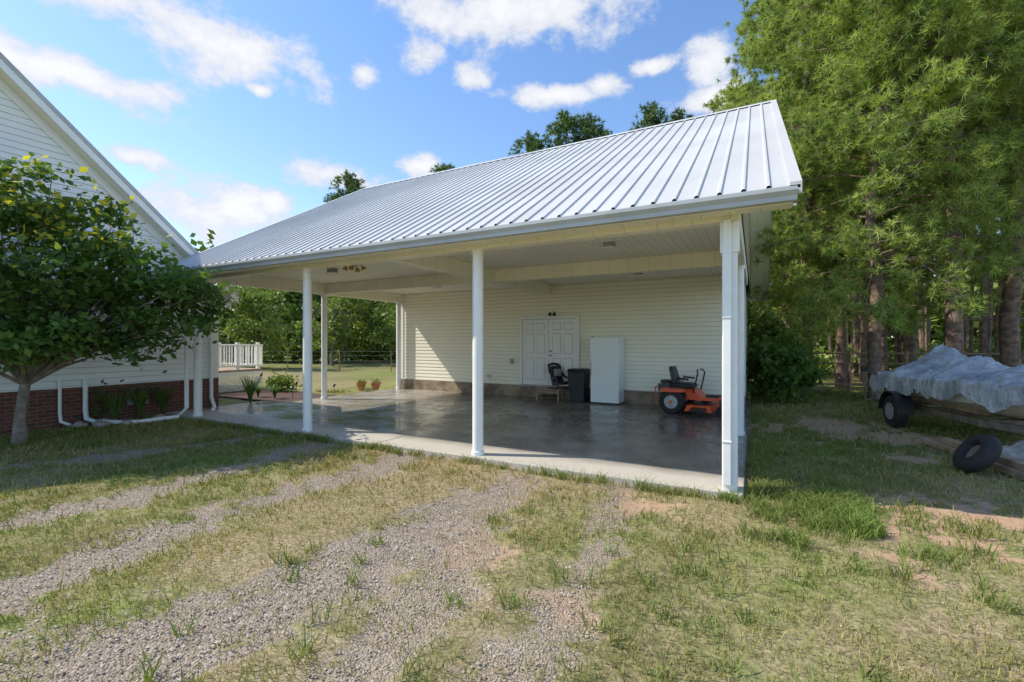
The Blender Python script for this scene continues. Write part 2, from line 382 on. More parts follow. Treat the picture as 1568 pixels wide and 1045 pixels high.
siding(mb,(W0-.11,0),(0,1),(-1,0),gab,3.38,RZ-.1,M_sidc)
siding(mb,(W0,DV),(0,1),(-1,0),lambda z:(0,BK-DV),.40,3.12,M_sidc)
siding(mb,(W0,BK),(1,0),(0,1),lambda z:(0,10.92),.40,3.3,M_sidc)
mb.obj('siding_walls',cp)
mb=MB(); mb.box(W0+.01,-.01,DV+.02,BK-.02,.36,3.42,M_sidc); mb.obj('wall_core',cp)
mb=MB(); mb.box(W0-.03,.03,DV-.035,BK+.02,.0,.385,M_found)
mb.obj('foundation',cp)
mb=MB(); mb.box(W0-.03,W0+.08,DV-.03,DV+.06,.39,3.1,M_white); mb.box(-.06,.045,DV-.03,DV+.08,.39,3.1,M_white); mb.obj('corner_trim',cp)
mb=MB(); mb.box(W0,0,-.09,DV-.01,3.42,3.45,M_ceil); mb.obj('ceiling',cp)
mb=MB(); mb.box(W0-.10,.10,-.10,.10,3.11,3.415,M_beam); mb.box(W0-.095,W0+.095,.105,DV-.04,3.11,3.418,M_beamy); mb.box(-.095,.095,.105,DV-.04,3.11,3.418,M_beamy)
mb.box(W0+.1,-.1,3.40,3.60,3.13,3.417,M_beam)
mb.box(-5.32,-5.10,.105,3.395,3.125,3.416,M_beamy); mb.box(-5.32,-5.10,3.605,DV-.02,3.125,3.416,M_beamy)
mb.obj('header_beams',cp,.008)
mb=MB(); mb.box(XL+.02,XR-.02,EY+.02,-.105,3.17,3.19,M_soff)
mb.box(XL,XR,EY-.02,EY+.015,3.13,3.285,M_cream)
mb.box(XL,XR,BEY-.02,BEY+.015,3.13,3.285,M_white); mb.box(XL+.02,XR-.02,BK+.02,BEY-.02,3.17,3.19,M_soff)
mb.obj('eave_soffit',cp)
mb=MB()
for xa,xb in ((.128,XR-.03),(XL+.03,W0-.128)):
    for s in (0,1):
        y0,y1=(EY,RV) if s==0 else (BEY,RV)
        mb.add([(xa,y0,EZ-.14),(xb,y0,EZ-.14),(xb,y1,RZ-.14),(xa,y1,RZ-.14)],[(0,1,2,3)],M_soff)
for xa in (XR-.03,XL):
    for y0 in (EY-.02,BEY+.02):
        mb.hexa([(xa,y0,EZ-.2),(xa+.03,y0,EZ-.2),(xa+.03,RV,RZ-.19),(xa,RV,RZ-.19),(xa,y0,EZ-.02),(xa+.03,y0,EZ-.02),(xa+.03,RV,RZ-.01),(xa,RV,RZ-.01)],M_white)
mb.obj('rake_trim',cp)
def slope(mb,ye,x0,x1,ez,rz,yr,mat,sp=.2286,h=.026):
    px=[(x0,0)]
    xi=x0+.06
    while xi<x1-.05:
        px+=[(xi-.028,0),(xi-.012,h),(xi+.012,h),(xi+.028,0)]
        xi+=sp
    px+=[(x1,0)]
    vs=[];fs=[];fr=[]
    for (a,b) in px: vs.append((a,ye,ez+b)); vs.append((a,yr,rz+b))
    for i in range(len(px)-1):
        fs.append((2*i,2*i+2,2*i+3,2*i+1))
    n=len(vs); vs+=[(x0,ye,ez-.03),(x1,ye,ez-.03),(x1,yr,rz-.03),(x0,yr,rz-.03)]; fs.append((n,n+3,n+2,n+1)); fs.append((0,n,n+1,n-2)); 
    mb.add(vs,fs,mat)
mb=MB(); slope(mb,EY-.05,XL-.02,XR+.03,EZ-.0,RZ+.03,RV,M_roof); slope(mb,BEY+.05,XL-.02,XR+.03,EZ,RZ+.03,RV,M_roof)
mb.add([(XL-.03,RV-.15,RZ-.03),(XR+.05,RV-.15,RZ-.03),(XR+.05,RV,RZ+.07),(XL-.03,RV,RZ+.07),(XL-.03,RV+.15,RZ-.03),(XR+.05,RV+.15,RZ-.03)],[(0,1,2,3),(3,2,5,4)],M_roof)
for y0,yy in ((EY-.05,RV),(BEY+.05,RV)):
    for xa,xb in ((XR-.06,XR+.045),(XL-.04,XL+.06)):
        mb.hexa([(xa,y0,EZ-.09),(xb,y0,EZ-.09),(xb,yy,RZ-.06),(xa,yy,RZ-.06),(xa,y0,EZ+.035),(xb,y0,EZ+.035),(xb,yy,RZ+.065),(xa,yy,RZ+.065)],M_roof)
mb.obj('metal_roof',cp)
def gutter(name,par,x0,x1,ye,zt,mat,s=-1):
    mb=MB(); pr=[(0,zt),(s*.12,zt),(s*.12,zt-.035),(s*.085,zt-.08),(s*.08,zt-.125),(0,zt-.125)]
    vs=[(x0,ye+a,b) for a,b in pr]+[(x1,ye+a,b) for a,b in pr]; n=6
    fs=[(i,(i+1)%n,n+(i+1)%n,n+i) for i in range(1,n-1)]+[tuple(range(n)),tuple(range(2*n-1,n-1,-1))]
    vs+=[(x0,ye,zt-.02),(x1,ye,zt-.02),(x1,ye+s*.115,zt-.02),(x0,ye+s*.115,zt-.02)]; fs.append((12,13,14,15))
    mb.add(vs,fs,mat); return mb.obj(name,par)
gutter('gutter',cp,XL,XR,EY-.022,3.265,M_gut)
mb=MB()
def post(mb,x,y,z1=3.11,r=.082):
    mb.lathe((x,y,.05),(0,0,1),[(0,r*1.18),(.05,r*1.18),(.06,r),(z1-.11,r),(z1-.10,r*1.2),(z1-.05,r*1.2)],M_post,28)
for p in [(-3.42,0),(-7.22,0),(-10.92,0),(-10.92,3.45),(-10.92,6.62),(0,3.45)]: post(mb,*p)
mb.obj('round_posts',cp,smooth=True)
mb=MB(); mb.box(-.08,.08,-.085,.075,.0,3.11,M_post); mb.box(-.1,.1,-.105,.095,2.75,3.108,M_post); mb.box(-.07,.02,-.15,-.088,.12,3.12,M_post)
mb.box(-.078,.028,-.158,-.086,2.0,2.03,M_white); mb.box(-.078,.028,-.158,-.086,.6,.63,M_white)
mb.obj('corner_post_with_downspout',cp,.01)
mb=MB(); mb.tube([(W0-.14,EY+.02,3.15),(W0-.14,EY+.12,3.05),(W0-.15,-.16,2.95),(W0-.15,-.16,.25),(W0-.2,-.3,.06),(W0-.35,-1.0,.04)],.045,M_white,10)
mb.tube([(W0-.35,-1.0,.04),(W0-.5,-1.2,.045),(W0-.95,-1.35,.05)],.05,M_white,10); mb.obj('downspout',cp,smooth=True)
dr=MB(); x0,x1=-6.155,-4.22; z0,z1=.42,2.50; yd=DV-.03
dr.box(x0,x0+.09,yd-.04,yd+.03,z0,z1,M_door); dr.box(x1-.09,x1,yd-.04,yd+.03,z0,z1,M_door); dr.box(x0+.091,x1-.091,yd-.038,yd+.03,z1-.09,z1,M_door); dr.box(x0-.02,x1+.02,yd-.05,yd+.03,z0-.05,z0-.003,M_galv)
dr.box(x0-.006,x1+.006,yd-.012,yd+.03,z0,z1+.008,M_gapshade)
xm=(x0+x1)/2
dr.box(x0+.0915,x1-.0915,yd-.0125,yd+.03,z0,z1-.091,M_dark)
for a,b in ((x0+.099,xm-.005),(xm+.005,x1-.099)):
    dr.box(a,b,yd-.022,yd+.03,z0+.005,z1-.099,M_door)
    w=b-a
    for (pa,pb) in ((.13,.45),(.55,.87)):
        for (za,zb) in ((.16,.82),(.96,1.55),(1.66,1.87)):
            X0=a+w*pa;X1=a+w*pb;Z0=z0+za;Z1=z0+zb
            dr.box(X0,X1,yd-.0235,yd-.0221,Z0,Z1,M_gapshade)  # grey rim colours in the crease shade round each raised panel
            dr.box(X0+.012,X1-.012,yd-.030,yd-.0236,Z0+.012,Z1-.012,M_door)
for zz in (1.32,1.45): dr.lathe((xm+.07,yd-.02,zz),(0,-1,0),[(0,.03),(.01,.03),(.02,.014),(.04,.014),(.045,.028),(.07,.026),(.075,.01)],M_steel,16)
dr.obj('double_door',cp,.002)
mb=MB(); mb.box(-6.48,-6.38,yd-.06,yd+.01,1.05,1.2,M_galv); mb.box(-7.32,-7.2,yd-.07,yd+.01,.55,.7,M_white); mb.box(-7.29,-7.23,yd-.085,yd-.071,.58,.67,M_galv)
for dx in (-.07,.07): 
    mb.lathe((-5.05+dx,yd-.05,2.60),(0,-.5,-.8),[(0,.02),(.04,.04),(.1,.05),(.11,.02)],M_black,14)
mb.box(-5.1,-5.0,yd-.05,yd+.01,2.6,2.7,M_white); mb.obj('wall_fixtures',cp,.004)
mb=MB()
for px,py in ((-1.9,1.7),(-8.3,1.5),(-2.2,5.2),(-8.0,5.0)):
    mb.box(px-.11,px+.11,py-.11,py+.11,3.40,3.419,M_white); mb.box(px-.085,px+.085,py-.085,py+.085,3.32,3.399,M_steel)
    mb.box(px-.1,px+.1,py-.1,py+.1,3.30,3.319,M_white)
mb.obj('ceiling_lights',cp,.006)
mb=MB(); c=Vector((-6.9,.85,3.42)); mb.lathe(c,(0,0,-1),[(0,.08),(.03,.08),(.05,.03),(.1,.03),(.12,.06),(.16,.06),(.18,.02)],M_gold,18)
for i in range(4):
    a=i*1.57+.5; e=c+Vector((math.cos(a)*.16,math.sin(a)*.16,-.16)); mb.tube([c+Vector((0,0,-.14)),c+Vector((math.cos(a)*.1,math.sin(a)*.1,-.11)),e],.01,M_gold,6)
    mb.lathe(e,(math.cos(a)*.5,math.sin(a)*.5,-1),[(0,.02),(.03,.04),(.08,.055),(.085,.05)],M_gold,12)
mb.obj('brass_light_fixture',cp,smooth=True)
# ------------------------------------------------------------------ house
hs=empty('white_house')
HX=-12.25; HY0,HY1=-7.75,1.15; HR=-3.2; HRZ=7.25; HE=.916
mb=MB()
def hg(z):
    t=(HRZ-.2-z)/HE; return (max(HR-t,HY0),min(HR+t,HY1))
siding(mb,(HX,0),(0,1),(1,0),hg,.82,HRZ-.2,M_sidw,.125,.018,M_gapshade)
siding(mb,(HX-12,HY1),(1,0),(0,1),lambda z:(0,12),.82,3.0,M_sidw,.125,.018,M_gapshade)
mb.obj('siding',hs)
mb=MB(); mb.box(HX-12,HX-.01,HY0,HY1-.01,0,3.0,M_sidw); mb.obj('core_walls',hs)
mb=MB(); mb.box(HX-12.02,HX+.03,HY0-.02,HY1+.03,-.1,.79,M_brick); mb.box(HX-12.02,HX+.05,HY0-.02,HY1+.05,.785,.81,M_white); mb.obj('brick_base',hs)
mb=MB(); mb.box(HX+.019,HX+.035,HY1-.1,HY1+.03,.815,3.0,M_white); mb.box(HX-.1,HX+.018,HY1+.019,HY1+.035,.815,3.0,M_white); mb.obj('corner_trim',hs)
mb=MB()
OX=HX+.38; OB=HX-12.4
zf=lambda y:HRZ-HE*abs(y-HR)
for s in (1,-1):
    ye=HR+s*(HY1-HR+.35)
    ze=zf(ye)
    mb.hexa([(OB,ye,ze),(OX,ye,ze),(OX,HR,HRZ),(OB,HR,HRZ),(OB,ye,ze+.06),(OX,ye,ze+.06),(OX,HR,HRZ+.06),(OB,HR,HRZ+.06)],M_shing)
    mb.hexa([(OX-.03,ye,ze-.2),(OX+.005,ye,ze-.2),(OX+.005,HR,HRZ-.2),(OX-.03,HR,HRZ-.2),(OX-.03,ye,ze-.003),(OX+.005,ye,ze-.003),(OX+.005,HR,HRZ-.003),(OX-.03,HR,HRZ-.003)],M_white)
    mb.hexa([(OX+.006,ye,ze-.03),(OX+.02,ye,ze-.03),(OX+.02,HR,HRZ-.03),(OX+.006,HR,HRZ-.03),(OX+.006,ye,ze+.075),(OX+.02,ye,ze+.075),(OX+.02,HR,HRZ+.075),(OX+.006,HR,HRZ+.075)],M_gut)
    mb.add([(HX,ye,ze-.17),(OX-.03,ye,ze-.17),(OX-.03,HR,HRZ-.17),(HX,HR,HRZ-.17)],[(0,1,2,3)],M_cream)
    mb.hexa([(HX+.019,ye,ze-.38),(HX+.038,ye,ze-.38),(HX+.038,HR,HRZ-.38),(HX+.019,HR,HRZ-.38),(HX+.019,ye,ze-.172),(HX+.038,ye,ze-.172),(HX+.038,HR,HRZ-.172),(HX+.019,HR,HRZ-.172)],M_white)
mb.obj('gable_roof',hs)
mb=MB(); mb.tube([(HX+.1,HY1-.18,3.0),(HX+.08,HY1-.18,2.8),(HX+.08,HY1-.18,.3),(HX+.25,HY1-.2,.08),(HX+.75,HY1-.5,.07)],.045,M_white,10)
for yy in (-1.55,-1.95): mb.tube([(HX+.09,yy,.95),(HX+.09,yy,.3),(HX+.14,yy,.12),(HX+.3,yy+.1,.05)],.045 if yy>-1.7 else .03,M_white,10)
mb.obj('drain_pipes',hs,smooth=True)
mb=MB()
for yc in (-1.4,-4.6):
    mb.box(HX+.019,HX+.06,yc-.5,yc+.5,1.75,3.15,M_white); mb.box(HX+.061,HX+.07,yc-.42,yc+.42,1.83,2.43,M_glass); mb.box(HX+.061,HX+.07,yc-.42,yc+.42,2.49,3.07,M_glass)
for yc in (-3.0,-.6): mb.box(HX+.031,HX+.05,yc-.2,yc+.2,.3,.5,M_galv)
mb.obj('windows_and_vents',hs,.004)
dk=empty('deck_with_railing'); mb=MB()
DX0,DX1,DY0,DY1=-19.5,-15.6,1.2,4.6
mb.box(DX0,DX1,DY0,DY1,.68,.75,M_wood)
def rail(xa,ya,xb,yb):
    L=math.hypot(xb-xa,yb-ya); ux,uy=(xb-xa)/L,(yb-ya)/L; n=int(L/.17)
    for zz,h in ((1.58,.05),(.86,.05)): mb.box(min(xa,xb)-.03,max(xa,xb)+.03,min(ya,yb)-.03,max(ya,yb)+.03,zz,zz+h,M_white)
    for i in range(n+1):
        px,py=xa+ux*i*L/n,ya+uy*i*L/n; w=.018 if i%7 else .05
        mb.box(px-w,px+w,py-w,py+w,.75 if i%7==0 else .911,1.579 if i%7 else 1.7,M_white)
rail(DX1,DY0,DX1,DY1); rail(DX0,DY1,DX1-.07,DY1)
mb.box(DX1-.02,DX1+.02,DY0,DY1,.6,.675,M_white); mb.box(DX0,DX1-.03,DY1-.02,DY1+.02,.6,.675,M_white)
for i in range(38):
    t=DY0+i*.09; a=min(t+.6,DY1); mb.hexa([(DX1,t,0),(DX1+.01,t,0),(DX1+.01,t+.03,0),(DX1,t+.03,0),(DX1,a-.0,.6),(DX1+.01,a,.6),(DX1+.01,a+.03,.6),(DX1,a+.03,.6)],M_white)
    a=max(t-.6,DY0); mb.hexa([(DX1-.012,t,0),(DX1-.002,t,0),(DX1-.002,t+.03,0),(DX1-.012,t+.03,0),(DX1-.012,a,.6),(DX1-.002,a,.6),(DX1-.002,a+.03,.6),(DX1-.012,a+.03,.6)],M_white)
mb.obj('deck',dk)
mb=MB(); mb.box(-15.5,-11.3,2.45,4.4,-.05,.03,M_mulch); mb.obj('mulch_bed')
# ------------------------------------------------------------------ things in the carport
fz=empty('upright_freezer',(-3.31,6.16,.05)); mb=MB()
mb.box(-.38,.38,.06,.60,.04,1.80,M_fridge); mb.box(-.385,.385,0,.055,.05,1.80,M_fridge); mb.box(-.36,.36,.03,.57,0,.04,M_black); mb.box(-.375,.375,.056,.06,.06,1.79,M_dark)
mb.box(-.375,-.36,-.012,-.001,.75,1.15,M_steel); mb.box(-.385,-.33,.05,.12,1.801,1.82,M_black); mb.obj('cabinet',fz,.012)
tb=empty('trash_bin',(-4.13,6.45,.05)); mb=MB()
mb.hexa([(-.2,-.2,0),(.2,-.2,0),(.2,.2,0),(-.2,.2,0),(-.25,-.26,.84),(.25,-.26,.84),(.25,.25,.84),(-.25,.25,.84)],M_black)
mb.hexa([(-.27,-.3,.842),(.27,-.3,.842),(.27,.27,.842),(-.27,.27,.842),(-.24,-.24,.92),(.24,-.24,.92),(.24,.2,.92),(-.24,.2,.92)],M_black); mb.box(-.22,.22,.27,.31,.8,.83,M_black)
for sx_ in (-.23,.23): mb.lathe((sx_-.02,.2,.09),(1,0,0),[(0,.09),(.04,.09)],M_rub,16)
mb.obj('bin_body',tb,.015)
bn=empty('wooden_bench',(-4.95,6.35,.05)); mb=MB()
mb.box(-.42,.36,-.22,.22,.30,.34,M_wood); 
for a in (-.36,.30):
    for b_ in (-.18,.16): mb.box(a-.02,a+.02,b_-.02,b_+.02,0,.30,M_wood)
mb.box(-.36,.3,-.2,-.17,.22,.28,M_wood); mb.box(-.30,.25,-.18,.18,.1,.12,M_black); mb.obj('bench',bn,.006)
st=empty('black_child_seat',(-4.72,6.36,.395)); mb=MB()
def shell(mb,pts,w,t,mat):
    for (a,b) in zip(pts[:-1],pts[1:]):
        d=Vector((0,b[0]-a[0],b[1]-a[1])).normalized(); n=Vector((0,-d.z,d.y))*t
        mb.hexa([(-w,a[0],a[1]),(w,a[0],a[1]),(w,b[0],b[1]),(-w,b[0],b[1]),(-w,a[0]+n.y,a[1]+n.z),(w,a[0]+n.y,a[1]+n.z),(w,b[0]+n.y,b[1]+n.z),(-w,b[0]+n.y,b[1]+n.z)],mat)
shell(mb,[(-.22,.12),(.05,.08),(.13,.3),(.2,.62)],.19,.09,M_black)
for s in (-1,1):
    mb.tube([(s*.21,-.25,.05),(s*.22,-.2,.3),(s*.21,.0,.34),(s*.2,.16,.5),(s*.19,.22,.66)],.035,M_black,8)
    mb.tube([(s*.2,-.2,.02),(s*.2,.2,.02)],.03,M_black,8)
mb.tube([(-.19,.22,.66),(0,.24,.7),(.19,.22,.66)],.04,M_black,8); mb.box(-.12,.12,.0,.08,.35,.55,M_galv); mb.obj('seat_shell',st,.012,True); st.rotation_euler=(0,0,math.radians(60))
mw=empty('zero_turn_mower',(-1.08,5.8,.05),math.radians(-8)); mb=MB()
for s in (-1,1):
    mb.lathe((-.33,s*.42-.11,.28),(0,1,0),[(0,.18),(0,.25),(.03,.28),(.19,.28),(.22,.25),(.22,.18),(.2,.16),(.02,.16)],M_rub,28)
    mb.lathe((-.33,s*.42-.118,.28),(0,1,0),[(0,.1),(.0,.155),(.02,.155),(.216,.155),(.236,.155),(.236,.1)],M_galv,24)
    mb.lathe((-.33,s*.42-.13,.28),(0,1,0),[(0,.04),(.26,.04)],M_orange,12)
    for k in range(24):
        a=k*math.pi/12
        mb.hexa([tuple(Vector((-.33+math.cos(a+da)*rr,s*.42+yy,.28+math.sin(a+da)*rr))) for (da,rr,yy) in ((-.04,.278,-.1),(.04,.278,-.1),(.10,.278,.1),(.02,.278,.1),(-.04,.292,-.1),(.04,.292,-.1),(.10,.292,.1),(.02,.292,.1))],M_rub)
    mb.lathe((.72,s*.30-.045,.115),(0,1,0),[(0,.08),(.01,.115),(.08,.115),(.09,.08)],M_rub,20)
    mb.tube([(.72,s*.30-.07,.115),(.72,s*.30-.07,.27),(.69,s*.30,.30),(.69,s*.30,.40)],.016,M_black,8); mb.tube([(.72,s*.30+.07,.115),(.72,s*.30+.07,.27),(.69,s*.30,.30)],.016,M_black,8)
    mb.box(-.55,.72,s*.25-.025,s*.25+.025,.33,.40,M_orange if s<0 else M_black)
    mb.hexa([(-.60,s*.42-.13,.50),(-.05,s*.42-.13,.52),(-.05,s*.42+.13,.52),(-.60,s*.42+.13,.50),(-.55,s*.42-.11,.60),(-.0,s*.42-.11,.58),(-.0,s*.42+.11,.58),(-.55,s*.42+.11,.60)],M_orange)
    mb.tube([(.12,s*.34,.5),(.17,s*.34,.72),(.22,s*.33,.95),(.19,s*.25,1.02),(.17,s*.12,1.03)],.018,M_black,8)
    mb.tube([(-.3,s*.27,.68),(-.26,s*.28,.82),(0,s*.28,.80)],.025,M_black,8)
mb.box(.66,.74,-.34,.34,.38,.43,M_orange)
mb.box(.25,.70,-.24,.24,.33,.37,M_black)
mb.hexa([(.0,-.3,.36),(.3,-.26,.36),(.3,.26,.36),(.0,.3,.36),(-.1,-.32,.58),(.12,-.3,.56),(.12,.3,.56),(-.1,.32,.58)],M_orange)
mb.box(-.55,.1,-.29,.29,.40,.56,M_black)
mb.hexa([(-.72,-.22,.38),(-.42,-.22,.38),(-.42,.22,.38),(-.72,.22,.38),(-.74,-.2,.66),(-.46,-.2,.70),(-.46,.2,.70),(-.74,.2,.66)],M_black); mb.lathe((-.6,0,.68),(0,0,1),[(0,.14),(.05,.14),(.07,.1)],M_black,18)
mb.tube([(-.78,-.2,.3),(-.8,-.2,.58),(-.8,.2,.58),(-.78,.2,.3)],.02,M_orange,8)
mb.hexa([(-.02,-.56,.10),(.56,-.52,.10),(.56,.52,.10),(-.02,.56,.10),(.02,-.5,.235),(.5,-.46,.235),(.5,.46,.235),(.02,.5,.235)],M_orange)
for yy in (-.3,0,.3): mb.lathe((.27,yy,.235),(0,0,1),[(0,.12),(.03,.12),(.05,.05),(.07,.05)],M_black,16)
mb.hexa([(.12,-.76,.12),(.46,-.74,.12),(.46,-.54,.12),(.12,-.56,.12),(.14,-.74,.15),(.44,-.72,.15),(.44,-.5,.2),(.14,-.5,.2)],M_black)
mb.obj('chassis',mw,.012,True)
mb=MB()
mb.hexa([(-.34,-.24,.60),(.10,-.24,.60),(.10,.24,.60),(-.34,.24,.60),(-.32,-.21,.72),(.08,-.21,.70),(.08,.21,.70),(-.32,.21,.72)],M_black)
mb.hexa([(-.40,-.23,.66),(-.28,-.23,.66),(-.28,.23,.66),(-.40,.23,.66),(-.50,-.19,1.08),(-.41,-.19,1.10),(-.41,.19,1.10),(-.50,.19,1.08)],M_black)
mb.obj('seat',mw,.04,True)
for i,(px,py) in enumerate(((-12.2,6.1),(-11.75,6.35),(-12.6,6.5))):
    e=empty('terracotta_flower_pot',(px,py,0)); mb=MB(); mb.lathe((0,0,0),(0,0,1),[(0,.10),(.22,.17),(.225,.19),(.27,.19),(.27,.16),(.24,.15)],M_terra,20); mb.obj('pot',e)
# ------------------------------------------------------------------ foliage builders
def leafmesh(name,C,size,mat,rnd,elong=1.6,seed=1,flat=0.0):
    r=np.random.default_rng(seed); n=len(C)
    nrm=r.normal(size=(n,3)); nrm[:,2]=np.abs(nrm[:,2])*(1+flat); nrm/=np.linalg.norm(nrm,axis=1)[:,None]
    t=r.normal(size=(n,3)); t-=nrm*(t*nrm).sum(1)[:,None]; t/=np.linalg.norm(t,axis=1)[:,None]
    b_=np.cross(nrm,t); L=(size*elong*.5)[:,None]; W=(size*.5)[:,None]
    V=np.stack([C-t*L,C+b_*W-t*L*.1,C+t*L,C-b_*W-t*L*.1],1).reshape(-1,3)
    F=np.arange(4*n).reshape(n,4)
    return np_mesh(name,V,F,mat,{'rnd':np.repeat(rnd,4)})
def clumps(n,center,rad,r,shell=.55):
    d=r.normal(size=(n,3)); d/=np.linalg.norm(d,axis=1)[:,None]
    q=(shell+(1-shell)*r.random(n))[:,None]
    return np.array(center)+d*q*np.array(rad)
def crown(nc,nl,center,rad,cr,size,r,shell=.4,keep=None):
    cc=clumps(nc,center,rad,r,shell); cv=r.random(nc)
    off=r.normal(size=(nc,nl,3))*cr*np.array([1,1,.6])
    C=(cc[:,None,:]+off).reshape(-1,3); rn=np.clip(np.repeat(cv,nl)*.6+r.random(nc*nl)*.4,0,1)
    sz=size*(.6+.8*r.random(nc*nl))
    if keep is not None:
        k=keep(C); C,rn,sz=C[k],rn[k],sz[k]
    return C,rn,sz,cc
M_leafA=leafmat('dogwood_leaf',[(.045,.09,.024),(.08,.15,.036),(.13,.21,.05),(.24,.31,.065)],.42,.42)
M_leafB=leafmat('woods_leaf',[(.07,.115,.028),(.13,.20,.045),(.24,.32,.07),(.40,.46,.13)],.2,.5,.25)
M_need=leafmat('pine_needle',[(.06,.105,.035),(.19,.26,.07),(.37,.44,.12),(.56,.58,.22)],.35,.5,.4)
M_needD=leafmat('pine_needle_dark',[(.06,.11,.035),(.11,.18,.055),(.19,.27,.07)],.2,.5,.5)
r=np.random.default_rng(21)
tl=empty('dogwood_tree'); bx0,by0=site(-8.35,7.75)
keep=lambda C:(C[:,0]>HX+.12)&(C[:,2]>1.0)
cs=[];
for (lx,dd,zc,rx,rz,nc) in ((-7.6,7.8,2.7,1.6,1.25,46),(-6.3,8.2,2.3,1.0,.6,24),(-8.6,7.3,3.3,1.4,1.2,38),(-6.9,7.6,3.2,1.0,.75,18),(-8.3,7.4,2.0,1.5,.65,28),(-7.7,7.6,4.1,.8,.6,10),(-5.9,8.3,2.7,.6,.3,8),(-7.3,7.5,1.75,1.2,.4,16)):
    X_,Y_=site(lx,dd); cs.append(crown(nc,80,(X_,Y_,zc),(rx,rx,rz),.19,.075,r,.35,keep))
C=np.concatenate([c[0] for c in cs]);rn=np.concatenate([c[1] for c in cs]);sz=np.concatenate([c[2] for c in cs])
link(bpy.data.objects.new('leaves',leafmesh('dogwood_leaves',C,sz,M_leafA,rn,1.7,4,.6)),tl)
M_leafY=leafmat('yellow_leaf',[(.34,.36,.05),(.58,.52,.06),(.45,.46,.08)],.4,.45)
k=(C[:,2]>3.2)&(r.random(len(C))<.22); link(bpy.data.objects.new('yellow_leaves',leafmesh('yl',C[k]+r.normal(size=(k.sum(),3))*.05+np.array([.06,-.06,.06]),sz[k],M_leafY,rn[k],1.7,5,.6)),tl)
mb=MB(); T=Vector((bx0,by0,-.05)); mb.tube([T,T+Vector((.03,0,.5)),T+Vector((.08,.05,1.1))],[.11,.08,.07],M_bark2)
fk=T+Vector((.08,.05,1.05)); allc=np.concatenate([c[3] for c in cs])
for i in range(80):
    e=Vector(allc[random.randrange(len(allc))]); 
    if e.x<HX+.2: continue
    md=fk.lerp(e,.5)+Vector((0,0,.15)); mb.tube([fk,fk.lerp(md,.5)+Vector((random.uniform(-.08,.08),random.uniform(-.08,.08),.05)),md,e],[.036,.026,.015,.005],M_bark2,6)
mb.obj('trunk_and_limbs',tl,smooth=True)
def pine(name,H,z0,Lmax,nwh,ntips,ntuft,need,nl,nw,seed,mat,trunk_r,per=5,tsd=.9,tax=.5,cs=.22):
    r=np.random.default_rng(seed); rr=random.Random(seed); mb=MB()
    tp=[Vector((rr.uniform(-.12,.12)*(i>0),rr.uniform(-.12,.12)*(i>0),H*i/8)) for i in range(9)]
    mb.tube(tp,[trunk_r*(1-.85*i/8) for i in range(9)],M_bark,12)
    for i in range(18):
        zb=rr.uniform(1.6,z0+1); a=rr.uniform(0,6.28); l=rr.uniform(.3,1.5); mb.tube([(0,0,zb),(math.cos(a)*l,math.sin(a)*l,zb+rr.uniform(-.2,.2))],[.018,.005],M_bark,4,False)
    CT=[];AX=[];CV=[]
    for w in range(nwh):
        f=w/(nwh-1); zb=z0+(H-z0-.5)*f
        L=Lmax*(1-f**1.6)**.7*(.75+.25*min(1,f*5+.4))+.5
        for b_ in range(per):
            zq=zb+rr.uniform(-.35,.35); k0=max(0,min(7,int(zq/H*8))); base=tp[k0].lerp(tp[k0+1],zq/H*8-k0)
            a=rr.uniform(0,6.28); l=L*rr.uniform(.5,1.15)
            up=.25+.5*f+rr.uniform(-.1,.15); dr_=rr.uniform(.25,.6)*(1-f)
            P=[]
            for t in (0,.25,.5,.75,1): P.append(base+Vector((math.cos(a)*l*t+rr.uniform(-.08,.08),math.sin(a)*l*t+rr.uniform(-.08,.08),l*(up*t-dr_*t*t*1.6)+rr.uniform(-.08,.08))))
            mb.tube(P,[.045*(l/5)+.01,.035*(l/5)+.008,.025*(l/5)+.006,.014,.006],M_bark,5,False)
            cv=rr.random()
            for q in range(int(ntips*(.4+.6*l/Lmax))+1):
                t=.35+.65*rr.random()**.6; i=min(3,int(t*4)); p=P[i].lerp(P[i+1],t*4-i)
                side=rr.uniform(-1,1)*(1.2-t)*l*.42
                dirv=Vector((-math.sin(a),math.cos(a),0)); fw=Vector((math.cos(a),math.sin(a),0))
                tip=p+dirv*side+fw*abs(side)*.5+Vector((0,0,rr.uniform(-.45,.35)-abs(side)*.1))
                mb.tube([p,p.lerp(tip,.5)+Vector((0,0,.05)),tip],[.014,.010,.005],M_bark,4,False)
                c2=rr.random()
                for h_ in range(ntuft):
                    CT.append(tip+Vector((rr.gauss(0,cs),rr.gauss(0,cs),rr.gauss(0,cs*.6)))); AX.append((dirv*side*.6+fw*.7+Vector((0,0,rr.uniform(.0,.9)))).normalized()); CV.append(cv*.25+c2*.35+rr.random()*.25)
    CT=np.array(CT);AX=np.array(AX);CV=np.array(CV);n=len(CT)
    D=r.normal(size=(n,need,3))*tsd+AX[:,None,:]*tax; D/=np.linalg.norm(D,axis=2)[:,:,None]; D[:,:,2]-=.1
    ln=nl*(.8+.3*r.random((n,need)))[:,:,None]
    S=CT[:,None,:]+AX[:,None,:]*(r.random((n,need))[:,:,None]-.6)*nl*.25
    E=S+D*ln; sv=np.cross(D,r.normal(size=(n,need,3))); sv/=np.linalg.norm(sv,axis=2)[:,:,None]; sv*=nw*.5
    V=np.stack([S-sv,S+sv,E],2).reshape(-1,3); F=np.arange(len(V)).reshape(-1,3)
    rn=np.clip(np.repeat(CV,need)+.2*r.random(n*need),0,1)
    return mb,np_mesh(name+'_needles',V,F,mat,{'rnd':np.repeat(rn,3)})
